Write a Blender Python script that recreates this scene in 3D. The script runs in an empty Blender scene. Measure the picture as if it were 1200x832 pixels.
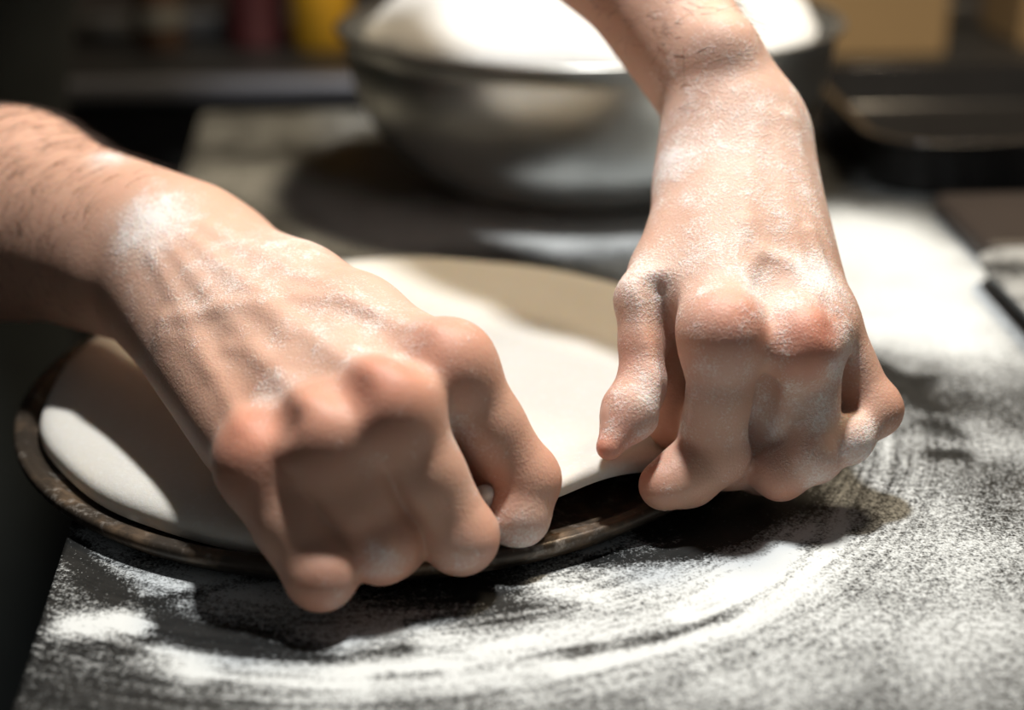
import bpy, bmesh, math, random
import numpy as np
from mathutils import Vector, Matrix

random.seed(7)
rng = np.random.default_rng(7)
C = bpy.context.scene.collection
# heights are measured from the plane of the pizza pan; it lies this far above the floor
Z0 = 0.81
UNIT = 0.893        # metres per unit in which the table and the things on it are laid out
ZF = -Z0 / UNIT     # floor, in those units
TABLE_Z = -0.006
PAN = np.array([-0.0454, -0.0286])      # centre of the round pan
PAN_R = 0.140


# ------------------------------------------------------------------ objects
def link(o, parent=None):
    C.objects.link(o)
    if parent is not None:
        o.parent = parent
        o.matrix_parent_inverse = Matrix.Translation(parent.location).inverted()
    return o


LAY = [UNIT]


def mesh_obj(name, verts, faces, mat, parent=None, smooth=True, origin=None):
    me = bpy.data.meshes.new(name)
    v = np.asarray(verts, float) * LAY[0]
    o_ = np.zeros(3) if origin is None else np.asarray(origin, float) * LAY[0]
    v -= o_
    me.from_pydata(v.tolist(), [], [list(map(int, f)) for f in faces])
    me.update()
    if smooth:
        me.polygons.foreach_set('use_smooth', np.ones(len(me.polygons), bool))
    if mat is not None:
        me.materials.append(mat)
    o = bpy.data.objects.new(name, me)
    o.location = (o_[0], o_[1], o_[2] + Z0)
    return link(o, parent)


def quad_mesh(name, v, q, mat, parent=None, origin=(0, 0, 0)):
    """fast path for big numpy quad meshes"""
    me = bpy.data.meshes.new(name)
    v = (np.asarray(v, np.float32) - np.asarray(origin, np.float32)) * LAY[0]
    origin = np.asarray(origin) * LAY[0]
    q = np.asarray(q, np.int32)
    me.vertices.add(len(v))
    me.vertices.foreach_set('co', v.ravel())
    me.loops.add(q.size)
    me.loops.foreach_set('vertex_index', q.ravel())
    me.polygons.add(len(q))
    me.polygons.foreach_set('loop_start', np.arange(0, q.size, 4, dtype=np.int32))
    me.update(calc_edges=True)
    me.validate()
    me.polygons.foreach_set('use_smooth', np.ones(len(me.polygons), bool))
    if mat is not None:
        me.materials.append(mat)
    o = bpy.data.objects.new(name, me)
    o.location = (origin[0], origin[1], origin[2] + Z0)
    return link(o, parent)


def attr(o, name, vals):
    a = o.data.attributes.new(name, 'FLOAT', 'POINT')
    a.data.foreach_set('value', np.asarray(vals, np.float32))


def empty(name, loc):
    o = bpy.data.objects.new(name, None)
    o.empty_display_size = 0.05
    o.location = (loc[0] * LAY[0], loc[1] * LAY[0], loc[2] * LAY[0] + Z0)
    return link(o)


def tag(o, label=None, cat=None, group=None, kind=None):
    if label:
        o['label'] = label
    if cat:
        o['category'] = cat
    if group:
        o['group'] = group
    if kind:
        o['kind'] = kind
    return o


def lathe(name, prof, mat, centre, parent=None, n=128, wob=None, origin=None):
    """revolve (r, z) points about the vertical through centre; a leading r = 0 makes a cap"""
    v, f = [], []
    for k in range(n):
        a = 2 * math.pi * k / n
        for i, (r, z) in enumerate(prof):
            rr, zz = (r, z) if wob is None else wob(r, z, a, i)
            v.append((centre[0] + rr * math.cos(a), centre[1] + rr * math.sin(a), centre[2] + zz))
    m = len(prof)
    for k in range(n):
        k2 = (k + 1) % n
        for i in range(m - 1):
            f.append((k * m + i, k2 * m + i, k2 * m + i + 1, k * m + i + 1))
    o = mesh_obj(name, v, f, mat, parent, origin=centre if origin is None else origin)
    bm = bmesh.new()
    bm.from_mesh(o.data)
    bmesh.ops.remove_doubles(bm, verts=bm.verts, dist=1e-6)
    bmesh.ops.recalc_face_normals(bm, faces=bm.faces)
    bm.to_mesh(o.data)
    bm.free()
    return o


def box(name, lo, hi, mat, parent=None, bevel=0.004, rot=0.0, seg=2, origin=None):
    lo, hi = np.array(lo, float) * LAY[0], np.array(hi, float) * LAY[0]
    c, s = (lo + hi) / 2, hi - lo
    bm = bmesh.new()
    bmesh.ops.create_cube(bm, size=1)
    bmesh.ops.scale(bm, vec=s, verts=bm.verts)
    if bevel:
        bmesh.ops.bevel(bm, geom=list(bm.edges), offset=min(bevel, s.min() * .45), segments=seg, affect='EDGES', profile=.5)
    if rot:
        bmesh.ops.rotate(bm, cent=(0, 0, 0), matrix=Matrix.Rotation(rot, 3, 'Z'), verts=bm.verts)
    me = bpy.data.meshes.new(name)
    bm.to_mesh(me)
    bm.free()
    if bevel:
        me.polygons.foreach_set('use_smooth', np.zeros(len(me.polygons), bool))
    me.materials.append(mat)
    o = bpy.data.objects.new(name, me)
    o.location = (c[0], c[1], c[2] + Z0)
    return link(o, parent)


# ------------------------------------------------------------------ materials
class NT:
    def __init__(self, name):
        self.m = bpy.data.materials.new(name)
        self.m.use_nodes = True
        self.t = self.m.node_tree
        self.b = self.t.nodes['Principled BSDF']

    def n(self, typ, **kw):
        nd = self.t.nodes.new(typ)
        for k, v in kw.items():
            if k.startswith('i_'):
                key = k[2:].replace('_', ' ')
                nd.inputs[key].default_value = v
            else:
                setattr(nd, k, v)
        return nd

    def l(self, a, b):
        self.t.links.new(a, b)

    def math(self, op, a, b=None, c=None, clamp=False):
        nd = self.n('ShaderNodeMath', operation=op, use_clamp=clamp)
        for i, x in enumerate((a, b, c)):
            if x is None:
                continue
            if isinstance(x, (int, float)):
                nd.inputs[i].default_value = x
            else:
                self.l(x, nd.inputs[i])
        return nd.outputs[0]

    def attr(self, name):
        return self.n('ShaderNodeAttribute', attribute_name=name).outputs['Fac']

    def pos(self, kind='Object', scale=(1, 1, 1), rot=(0, 0, 0)):
        tc = self.n('ShaderNodeTexCoord')
        mp = self.n('ShaderNodeMapping')
        mp.inputs['Scale'].default_value = scale
        mp.inputs['Rotation'].default_value = rot
        self.l(tc.outputs[kind], mp.inputs['Vector'])
        return mp.outputs['Vector']

    def noise(self, vec, scale, detail=3, rough=.55, dist=0.0):
        nd = self.n('ShaderNodeTexNoise')
        nd.inputs['Scale'].default_value = scale
        nd.inputs['Detail'].default_value = detail
        nd.inputs['Roughness'].default_value = rough
        nd.inputs['Distortion'].default_value = dist
        self.l(vec, nd.inputs['Vector'])
        return nd.outputs['Fac']

    def ramp(self, fac, lo, hi):
        nd = self.n('ShaderNodeMapRange', interpolation_type='SMOOTHSTEP')
        self.l(fac, nd.inputs['Value'])
        nd.inputs['From Min'].default_value = lo
        nd.inputs['From Max'].default_value = hi
        return nd.outputs['Result']

    def mix(self, fac, a, b):
        nd = self.n('ShaderNodeMix', data_type='RGBA')
        if isinstance(fac, (int, float)):
            nd.inputs[0].default_value = fac
        else:
            self.l(fac, nd.inputs[0])
        for i, x in ((6, a), (7, b)):
            if isinstance(x, tuple):
                nd.inputs[i].default_value = (*x, 1)
            else:
                self.l(x, nd.inputs[i])
        return nd.outputs[2]

    def bump(self, h, strength, dist, prev=None):
        nd = self.n('ShaderNodeBump')
        nd.inputs['Strength'].default_value = strength
        nd.inputs['Distance'].default_value = dist
        self.l(h, nd.inputs['Height'])
        if prev is not None:
            self.l(prev, nd.inputs['Normal'])
        return nd.outputs['Normal']

    def set(self, **kw):
        for k, v in kw.items():
            s = self.b.inputs[k.replace('_', ' ')]
            if hasattr(v, 'is_output') or isinstance(v, bpy.types.NodeSocket):
                self.l(v, s)
            elif isinstance(v, tuple) and len(v) == 3 and s.type == 'RGBA':
                s.default_value = (*v, 1)
            else:
                s.default_value = v
        return self.m


def plain(name, col, rough=.6, metal=0.0, nscale=30, amt=.25, bump=.0, **kw):
    """a slightly mottled material"""
    t = NT(name)
    p = t.pos()
    nz = t.noise(p, nscale, 4, .6)
    dark = tuple(c * (1 - amt) for c in col)
    light = tuple(min(1, c * (1 + amt)) for c in col)
    t.set(Base_Color=t.mix(nz, dark, light), Roughness=rough, Metallic=metal, **kw)
    if bump:
        t.set(Normal=t.bump(nz, bump, .002))
    return t.m


def srgb(r, g, b):
    f = lambda c: (c / 255 / 12.92) if c / 255 <= .04045 else ((c / 255 + .055) / 1.055) ** 2.4
    return (f(r), f(g), f(b))


def skin_material():
    t = NT('skin')
    p = t.pos()
    blot = t.noise(p, 45, 4, .6)
    fine = t.noise(p, 420, 3, .6)
    base = t.mix(blot, (.50, .285, .20), (.63, .39, .29))
    base = t.mix(t.math('MULTIPLY', t.attr('red'), .85), base, (.58, .19, .115))
    film = t.math('MULTIPLY', t.ramp(t.attr('flour'), .05, .6), t.math('ADD', t.math('MULTIPLY', t.noise(p, 60, 3, .6), .8), .15), clamp=True)
    base = t.mix(film, base, (.78, .68, .62))
    grain = t.noise(p, 1300, 2, .7)
    patch = t.noise(p, 130, 5, .65)
    fl = t.math('ADD', t.math('MULTIPLY', patch, .9), t.math('MULTIPLY', grain, .75))
    fl = t.math('ADD', fl, t.attr('flour'))
    fl = t.ramp(fl, 1.02, 1.45)
    col = t.mix(t.math('MULTIPLY', fl, .88), base, (.80, .76, .735))
    vor = t.n('ShaderNodeTexVoronoi')
    vor.inputs['Scale'].default_value = 1250
    t.l(p, vor.inputs['Vector'])
    wr = t.noise(t.pos(scale=(1, 1, 1)), 420, 4, .7, 1.0)
    nrm = t.bump(vor.outputs['Distance'], .16, .0005)
    nrm = t.bump(wr, .18, .0012, nrm)
    nrm = t.bump(fl, .35, .0008, nrm)
    m = t.set(Base_Color=col, Roughness=t.math('ADD', t.math('MULTIPLY', fl, .3), .5), Normal=nrm,
              Subsurface_Weight=.35, Subsurface_Scale=.004)
    t.b.inputs['Subsurface Radius'].default_value = (1.0, .32, .16)
    t.b.inputs['Specular IOR Level'].default_value = .35
    return m


# ------------------------------------------------------------------ signed distance modelling
class Field:
    def __init__(self, lo, hi, h):
        self.lo = np.array(lo, np.float32)
        self.h = h
        self.n = np.ceil((np.array(hi) - np.array(lo)) / h).astype(int) + 1
        self.d = np.full(self.n, .05, np.float32)

    def window(self, lo, hi):
        a = np.maximum(np.floor((lo - self.lo) / self.h).astype(int), 0)
        b = np.minimum(np.ceil((hi - self.lo) / self.h).astype(int) + 1, self.n)
        if (b <= a).any():
            return None
        ax = [(self.lo[i] + self.h * np.arange(a[i], b[i])).astype(np.float32) for i in range(3)]
        sl = tuple(slice(a[i], b[i]) for i in range(3))
        return sl, ax[0][:, None, None], ax[1][None, :, None], ax[2][None, None, :]

    def cone(self, a, b, ra, rb, k=.006, op='add', flat=None):
        """capsule whose radius runs from ra to rb; flat = (direction, factor) squashes it along a direction"""
        a, b = np.asarray(a, np.float32), np.asarray(b, np.float32)
        m = max(ra, rb) + k + 2 * self.h + .004
        if flat is not None and flat[1] < 1:
            pass
        w = self.window(np.minimum(a, b) - m, np.maximum(a, b) + m)
        if w is None:
            return
        sl, X, Y, Z = w
        X, Y, Z = X - a[0], Y - a[1], Z - a[2]
        u = b - a
        L2 = float(u @ u)
        if L2 < 1e-12:
            t = np.zeros(np.broadcast_shapes(X.shape, Y.shape, Z.shape), np.float32)
        else:
            t = np.clip((X * u[0] + Y * u[1] + Z * u[2]) / L2, 0, 1)
        qx, qy, qz = X - t * u[0], Y - t * u[1], Z - t * u[2]
        if flat is not None:
            nrm, fac = np.asarray(flat[0], np.float32), flat[1]
            s = (qx * nrm[0] + qy * nrm[1] + qz * nrm[2]) * (1 / fac - 1)
            qx, qy, qz = qx + s * nrm[0], qy + s * nrm[1], qz + s * nrm[2]
        dd = np.sqrt(qx * qx + qy * qy + qz * qz) - (ra + (rb - ra) * t)
        cur = self.d[sl]
        if op == 'add':
            hh = np.maximum(k - np.abs(cur - dd), 0) / max(k, 1e-6)
            self.d[sl] = np.minimum(cur, dd) - hh * hh * k * .25
        else:
            dd = -dd
            hh = np.maximum(k - np.abs(cur - dd), 0) / max(k, 1e-6)
            self.d[sl] = np.maximum(cur, dd) + hh * hh * k * .25

    def ridge(self, pts, height, width):
        """raise (height > 0) or press in the surface along a polyline"""
        pts = np.asarray(pts, np.float32)
        m = width * 2.6
        w = self.window(pts.min(0) - m, pts.max(0) + m)
        if w is None:
            return
        sl, X, Y, Z = w
        best = None
        for a, b in zip(pts[:-1], pts[1:]):
            u = b - a
            x, y, z = X - a[0], Y - a[1], Z - a[2]
            t = np.clip((x * u[0] + y * u[1] + z * u[2]) / float(u @ u + 1e-12), 0, 1)
            dd = (x - t * u[0]) ** 2 + (y - t * u[1]) ** 2 + (z - t * u[2]) ** 2
            best = dd if best is None else np.minimum(best, dd)
        self.d[sl] -= height * np.exp(-best / (width * width))

    def sample(self, p):
        g = np.clip((np.asarray(p) - self.lo) / self.h, 0, self.n - 1.001)
        i = g.astype(int)
        f = g - i
        c = self.d[i[0]:i[0] + 2, i[1]:i[1] + 2, i[2]:i[2] + 2]
        c = c[0] * (1 - f[0]) + c[1] * f[0]
        c = c[0] * (1 - f[1]) + c[1] * f[1]
        return c[0] * (1 - f[2]) + c[1] * f[2]

    def snap(self, p, n, reach=.03):
        """first surface point met when coming down on p along -n"""
        for k in range(int(2 * reach / .00025)):
            q = p + n * (reach - k * .00025)
            if self.sample(q) < 0:
                return q
        return p

    def ball(self, c, r, k=.006, op='add', flat=None):
        self.cone(c, c, r, r, k, op, flat)

    def merge(self, other, k):
        """blend another field on the same grid into this one"""
        hh = np.maximum(k - np.abs(self.d - other.d), 0) / k
        self.d = np.minimum(self.d, other.d) - hh * hh * k * .25

    def blank(self):
        o = Field.__new__(Field)
        o.lo, o.h, o.n = self.lo, self.h, self.n
        o.d = np.full(self.n, .05, np.float32)
        return o

    def mesh(self, smooth=2):
        d, h = self.d, self.h
        ins = d < 0
        c = np.zeros(tuple(self.n - 1), np.uint8)
        for i in (0, 1):
            for j in (0, 1):
                for k in (0, 1):
                    c += ins[i:self.n[0] - 1 + i, j:self.n[1] - 1 + j, k:self.n[2] - 1 + k]
        act = (c > 0) & (c < 8)
        idx = np.argwhere(act)
        vid = np.full(act.shape, -1, np.int32)
        vid[act] = np.arange(len(idx))
        acc = np.zeros((len(idx), 3), np.float32)
        cnt = np.zeros(len(idx), np.float32)
        cor = [(i, j, k) for i in (0, 1) for j in (0, 1) for k in (0, 1)]
        val = {q: d[idx[:, 0] + q[0], idx[:, 1] + q[1], idx[:, 2] + q[2]] for q in cor}
        for q in cor:
            for ax in range(3):
                if q[ax]:
                    continue
                r = list(q)
                r[ax] = 1
                r = tuple(r)
                va, vb = val[q], val[r]
                s = (va < 0) != (vb < 0)
                t = np.where(s, va / np.where(s, va - vb, 1), 0)
                p = np.tile(np.array(q, np.float32), (len(idx), 1))
                p[:, ax] += t
                acc[s] += p[s]
                cnt[s] += 1
        v = (idx + acc / cnt[:, None]) * h + self.lo
        quads = []
        for ax in range(3):
            a, b = [x for x in range(3) if x != ax]
            s0 = [slice(None)] * 3
            s1 = [slice(None)] * 3
            s0[ax] = slice(0, -1)
            s1[ax] = slice(1, None)
            cr = ins[tuple(s0)] != ins[tuple(s1)]
            e = np.argwhere(cr)
            e = e[(e[:, a] > 0) & (e[:, b] > 0) & (e[:, a] < self.n[a] - 1) & (e[:, b] < self.n[b] - 1)]
            g = lambda da, db: vid[tuple((e - np.eye(3, dtype=int)[a] * da - np.eye(3, dtype=int)[b] * db).T)]
            q = np.stack([g(1, 1), g(0, 1), g(0, 0), g(1, 0)], 1)
            inside0 = ins[tuple(e.T)]
            flip = inside0 if ax != 1 else ~inside0
            q[~flip] = q[~flip][:, ::-1]
            quads.append(q)
        q = np.concatenate(quads)
        q = q[(q >= 0).all(1)]
        for _ in range(smooth):
            s = np.zeros_like(v)
            n_ = np.zeros(len(v), np.float32)
            for i in range(4):
                x, y = q[:, i], q[:, (i + 1) % 4]
                for ch in range(3):
                    s[:, ch] += np.bincount(x, v[y, ch], len(v)) + np.bincount(y, v[x, ch], len(v))
                n_ += np.bincount(x, minlength=len(v)) + np.bincount(y, minlength=len(v))
            v = v + .5 * (s / np.maximum(n_, 1)[:, None] - v)
        return v, q


def unit(v):
    v = np.asarray(v, float)
    return v / np.linalg.norm(v)


def lerp(a, b, t):
    return np.asarray(a) + (np.asarray(b) - np.asarray(a)) * t


# ------------------------------------------------------------------ where things are
CAM = dict(focus=.396, fstop=4.5)
LIGHT = dict(lamp=(.036, -.026, .62), key=5.2, warm=15, amb=.06, exp=0.0)
PINCH = [((.033, -.134), .010, .020), ((-.010, -.152), .006, .018)]
BODY = dict(elR=(-.300, .110, .055), elL=(-.060, .130, .262), hip=(-.47, .34, .02), chest=(-.33, .34, .30), shR=(-.41, .13, .37),
            shL=(-.26, .40, .41), neck=(-.30, .32, .43), head=(-.26, .30, .60))
# joints of the two hands and forearms (metres): W wrist, FA forearm, M knuckle, P and D finger joints, T tip
HAND = {
    'right': {'W': (-0.1086, -0.0409, 0.0513), 'FA': (-0.1808, 0.0129, 0.0532), 'iM': (-0.0163, -0.1280, 0.0499), 'mM': (-0.0312, -0.1457, 0.0464), 'rM': (-0.0470, -0.1497, 0.0395), 'pM': (-0.0645, -0.1448, 0.0304), 'iP': (0.0027, -0.1307, 0.0175), 'mP': (-0.0144, -0.1486, 0.0106), 'rP': (-0.0346, -0.1555, 0.0124), 'pP': (-0.0492, -0.1634, 0.0089), 'iD': (0.0006, -0.1356, 0.0095), 'iT': (-0.0032, -0.1254, 0.0095), 'mD': (-0.0173, -0.1434, 0.0095), 'mT': (-0.0193, -0.1313, 0.0095), 'rD': (-0.0326, -0.1496, 0.0095), 'rT': (-0.0288, -0.1351, 0.0095), 'pD': (-0.0487, -0.1585, 0.0095), 'pT': (-0.0484, -0.1498, 0.0095), 'tC': (-0.0940, -0.0324, 0.0457), 'tM': (-0.0513, -0.0775, 0.0361), 'tI': (-0.0242, -0.1132, 0.0282), 'tT': (-0.0118, -0.1270, 0.0159)},
    'left': {'iP': (0.0570, -0.1119, 0.0156), 'mP': (0.0727, -0.1007, 0.0061), 'rP': (0.0846, -0.1140, 0.0159), 'pP': (0.1035, -0.1040, 0.0244), 'iM': (0.0573, -0.1130, 0.0523), 'mM': (0.0790, -0.1096, 0.0475), 'rM': (0.0855, -0.1007, 0.0479), 'pM': (0.0892, -0.0924, 0.0472), 'iD': (0.0491, -0.1162, 0.0106), 'iT': (0.0419, -0.1203, 0.0095), 'mD': (0.0616, -0.1060, 0.0095), 'mT': (0.0556, -0.1051, 0.0095), 'rD': (0.0757, -0.1137, 0.0095), 'rT': (0.0700, -0.1071, 0.0095), 'pD': (0.0941, -0.1126, 0.0193), 'pT': (0.0898, -0.1034, 0.0154), 'W': (0.0721, -0.0295, 0.0944), 'FA': (0.0495, 0.0004, 0.1248), 'tC': (0.0598, -0.0501, 0.0760), 'tM': (0.0384, -0.0945, 0.0552), 'tI': (0.0378, -0.1081, 0.0352), 'tT': (0.0262, -0.1239, 0.0235)},
}
FLOUR_R = [((-0.1089, -0.0607, 0.0713), 0.012, 0.54), ((-0.1067, -0.057, 0.075), 0.01, 0.36), ((-0.1296, -0.0207, 0.0842), 0.007, 0.5), ((-0.0923, -0.0764, 0.0649), 0.028, 0.22), ((-0.0733, -0.0841, 0.0671), 0.03, 0.3), ((-0.0412, -0.1162, 0.0603), 0.028, 0.27), ((-0.0608, -0.1372, 0.0487), 0.007, 0.36), ((-0.0996, -0.0906, 0.0383), 0.012, 0.25), ((-0.013, -0.157, 0.0086), 0.006, 0.32), ((-0.0158, -0.1417, 0.0377), 0.007, 0.29), ((-0.0116, -0.1434, 0.0286), 0.007, 0.29), ((0.0019, -0.1439, 0.0065), 0.008, 0.43), ((-0.0118, -0.1327, 0.044), 0.006, 0.32), ((-0.0335, -0.1641, 0.0125), 0.005, 0.36), ((-0.0423, -0.173, 0.0041), 0.006, 0.32), ((-0.039, -0.1519, 0.0395), 0.007, 0.22), ((-0.0741, -0.1399, 0.0318), 0.01, 0.18), ((-0.0265, -0.1543, 0.0284), 0.006, 0.14)]
FLOUR_L = [((0.0551, -0.0566, 0.0813), 0.01, 0.54), ((0.0599, -0.061, 0.0758), 0.01, 0.43), ((0.0934, -0.0346, 0.0952), 0.011, 0.36), ((0.0713, -0.1091, 0.0643), 0.009, 0.36), ((0.0876, -0.1013, 0.0649), 0.009, 0.47), ((0.0888, -0.1099, 0.0441), 0.007, 0.43), ((0.0852, -0.1149, 0.0295), 0.009, 0.32), ((0.0723, -0.1093, 0.0219), 0.012, 0.25), ((0.0352, -0.0962, 0.0641), 0.012, 0.29), ((0.0535, -0.1175, 0.0441), 0.013, 0.2), ((0.0573, -0.0993, 0.0698), 0.022, 0.22), ((0.0374, -0.1173, 0.0341), 0.012, 0.25), ((0.0848, -0.1217, 0.0157), 0.007, 0.29), ((0.0951, -0.1168, 0.0197), 0.007, 0.36), ((0.0278, -0.1208, 0.0308), 0.007, 0.22), ((0.0698, -0.0611, 0.0836), 0.032, 0.24)]
CLEFT_L = [([(0.0407, -0.1014, 0.0621), (0.0429, -0.1064, 0.0499), (0.0455, -0.1109, 0.0389), (0.0449, -0.1146, 0.0302)], -0.0075, 0.0034), ([(0.0418, -0.0966, 0.0578), (0.044, -0.1008, 0.0477), (0.0464, -0.1054, 0.0365), (0.0455, -0.1091, 0.0276)], -0.004, 0.0032)]
BACK_L = [((0.0444, -0.0792, 0.0554), (0.0479, -0.0951, 0.017))]
VEINS_R = [([(-0.1061, -0.0982, 0.0724), (-0.0932, -0.1014, 0.0645), (-0.0791, -0.1024, 0.0621), (-0.0685, -0.1048, 0.0565), (-0.0604, -0.1084, 0.0476), (-0.0542, -0.1126, 0.0376)], 0.001, 0.0032), ([(-0.078, -0.1162, 0.0549), (-0.0693, -0.119, 0.0483), (-0.0625, -0.1225, 0.0397)], 0.0007, 0.003), ([(-0.0605, -0.1059, 0.0668), (-0.0465, -0.1078, 0.0622), (-0.035, -0.111, 0.0545)], 0.0008, 0.003), ([(-0.1063, -0.1009, 0.0659), (-0.0946, -0.1046, 0.0569), (-0.0853, -0.1101, 0.0436), (-0.0761, -0.1156, 0.0303)], 0.0006, 0.0035)]
VEINS_L = [([(0.0718, -0.093, 0.0849), (0.0728, -0.0975, 0.0739), (0.0668, -0.1002, 0.0674), (0.0624, -0.1034, 0.0598)], 0.0007, 0.0026), ([(0.0728, -0.0975, 0.0739), (0.0822, -0.0994, 0.0694), (0.0851, -0.1035, 0.0595)], 0.0008, 0.0026), ([(0.089, -0.0901, 0.0788), (0.0897, -0.0947, 0.0677), (0.09, -0.0993, 0.0566), (0.0893, -0.1039, 0.0455)], 0.001, 0.0024)]
FLOUR_SHADE_STROKES = [
    ([(0.1466, 0.1342), (0.1721, 0.087)], 0.04, 0.85),
    ([(0.1262, 0.0399), (0.1661, 0.029)], 0.028, 0.55),
    ([(0.1654, 0.1651), (0.1844, 0.132)], 0.02, 0.4),
    ([(0.1778, -0.0048), (0.165, 0.0037)], 0.02, 0.25),
    ([(-0.0506, 0.1578), (0.0571, 0.1648)], 0.03, 0.7),
    ([(-0.1387, 0.2586), (-0.0708, 0.2073)], 0.04, 0.62),
    ([(0.0013, 0.2103), (0.0684, 0.1989)], 0.03, 0.35),
    ([(-0.1809, 0.3868), (-0.0912, 0.3802)], 0.05, 0.35),
    ([(-0.0845, 0.3082), (-0.0388, 0.2522)], 0.028, -0.45),  # flour thinned here to paint in the arm's shadow left of the bowl
    ([(0.1224, -0.0653), (0.1575, -0.0667)], 0.022, 0.34),
    ([(0.0964, -0.1195), (0.1281, -0.1348)], 0.03, 0.42),
    ([(0.0549, -0.1542), (0.1081, -0.164)], 0.02, 0.3),
    ([(0.0125, -0.1486), (0.0682, -0.1418)], 0.012, 0.4),
    ([(0.0203, -0.1691), (0.0639, -0.1666)], 0.012, 0.25),
    ([(-0.0629, -0.1884), (0.0595, -0.1919)], 0.012, 0.34),
    ([(-0.0272, -0.1676), (0.0203, -0.1691)], 0.008, 0.34),
    ([(-0.0748, -0.1792), (-0.0385, -0.1856)], 0.006, 0.25),
    ([(-0.0368, -0.1821), (0.0029, -0.1815)], 0.008, 0.35),
    ([(0.0805, -0.1891), (0.1158, -0.1936)], 0.014, 0.2),
    ([(-0.114, -0.1629), (-0.0997, -0.1634)], 0.0045, 0.85),
    ([(-0.1016, -0.1553), (-0.0953, -0.1635)], 0.004, 0.6),
    ([(-0.1214, -0.1143), (-0.1097, -0.122)], 0.004, 0.8),
    ([(-0.0907, -0.1787), (-0.0804, -0.1878)], 0.004, 0.35),
    ([(-0.0877, -0.1733), (-0.0759, -0.1845)], 0.003, 0.45),
    ([(-0.117, -0.1311), (-0.0788, -0.1456)], 0.01, 0.42),
    ([(-0.0804, -0.1369), (-0.0381, -0.1672)], 0.012, 0.36),
    ([(-0.0689, -0.1502), (-0.0498, -0.159)], 0.008, 0.25),
    ([(-0.1019, -0.1802), (-0.0562, -0.192)], 0.006, 0.2),
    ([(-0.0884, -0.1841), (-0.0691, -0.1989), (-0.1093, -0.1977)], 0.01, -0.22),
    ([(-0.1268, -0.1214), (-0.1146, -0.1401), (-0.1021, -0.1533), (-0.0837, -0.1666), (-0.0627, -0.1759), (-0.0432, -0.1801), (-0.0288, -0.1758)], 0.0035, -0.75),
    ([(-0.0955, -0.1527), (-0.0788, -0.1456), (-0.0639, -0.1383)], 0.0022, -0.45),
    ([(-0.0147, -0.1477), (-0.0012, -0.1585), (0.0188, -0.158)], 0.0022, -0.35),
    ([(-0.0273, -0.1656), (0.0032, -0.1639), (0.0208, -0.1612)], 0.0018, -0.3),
    ([(0.0404, -0.12), (0.0604, -0.1158), (0.0823, -0.1038)], 0.0075, -0.75),  # wiped bare metal right of the pan, with shadow painted in
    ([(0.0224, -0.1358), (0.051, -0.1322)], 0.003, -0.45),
    ([(0.0392, -0.1074), (0.0583, -0.1132)], 0.01, -0.5),  # more bare metal beside the pan, again darkened with painted shadow
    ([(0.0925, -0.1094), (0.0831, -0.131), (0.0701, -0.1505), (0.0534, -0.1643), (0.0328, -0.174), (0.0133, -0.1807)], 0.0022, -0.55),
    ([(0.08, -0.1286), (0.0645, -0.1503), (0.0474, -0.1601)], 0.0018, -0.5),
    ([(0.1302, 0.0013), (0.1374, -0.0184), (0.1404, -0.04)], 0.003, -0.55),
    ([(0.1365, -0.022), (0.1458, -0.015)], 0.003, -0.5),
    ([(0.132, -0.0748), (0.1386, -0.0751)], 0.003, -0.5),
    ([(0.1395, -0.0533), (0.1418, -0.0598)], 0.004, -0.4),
    ([(-0.0342, -0.1875), (-0.0199, -0.1861)], 0.002, -0.35),
    ([(0.0029, -0.1804), (0.0178, -0.1765)], 0.0015, -0.35),
    ([(0.0949, -0.1094), (0.0871, -0.1288), (0.0734, -0.1506), (0.055, -0.1682), (0.0346, -0.1778), (0.0111, -0.1853)], 0.0028, 0.5),
    ([(0.0768, -0.1331), (0.0619, -0.1523), (0.0425, -0.1639)], 0.0025, 0.45),
    ([(0.0319, -0.1197), (0.0382, -0.1175), (0.0205, -0.1289)], 0.0028, 0.65),
    ([(0.0337, -0.127), (0.0461, -0.1236)], 0.0022, 0.5),
    ([(-0.0097, -0.1775), (0.003, -0.1731)], 0.0018, 0.5),
    ([(-0.0262, -0.1842), (-0.0158, -0.1845)], 0.0018, 0.4),
    ([(0.008, -0.1485), (0.0213, -0.1531), (0.0187, -0.1592)], 0.003, 0.35),
    ([(0.0571, -0.1543), (0.0768, -0.1331), (0.09, -0.1093)], 0.006, 0.3),
    ([(-0.08, -0.3), (0.38, -0.28)], 0.08, 0.3),
    ([(0.36, -0.18), (0.5, 0.02)], 0.09, 0.28),
]


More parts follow.
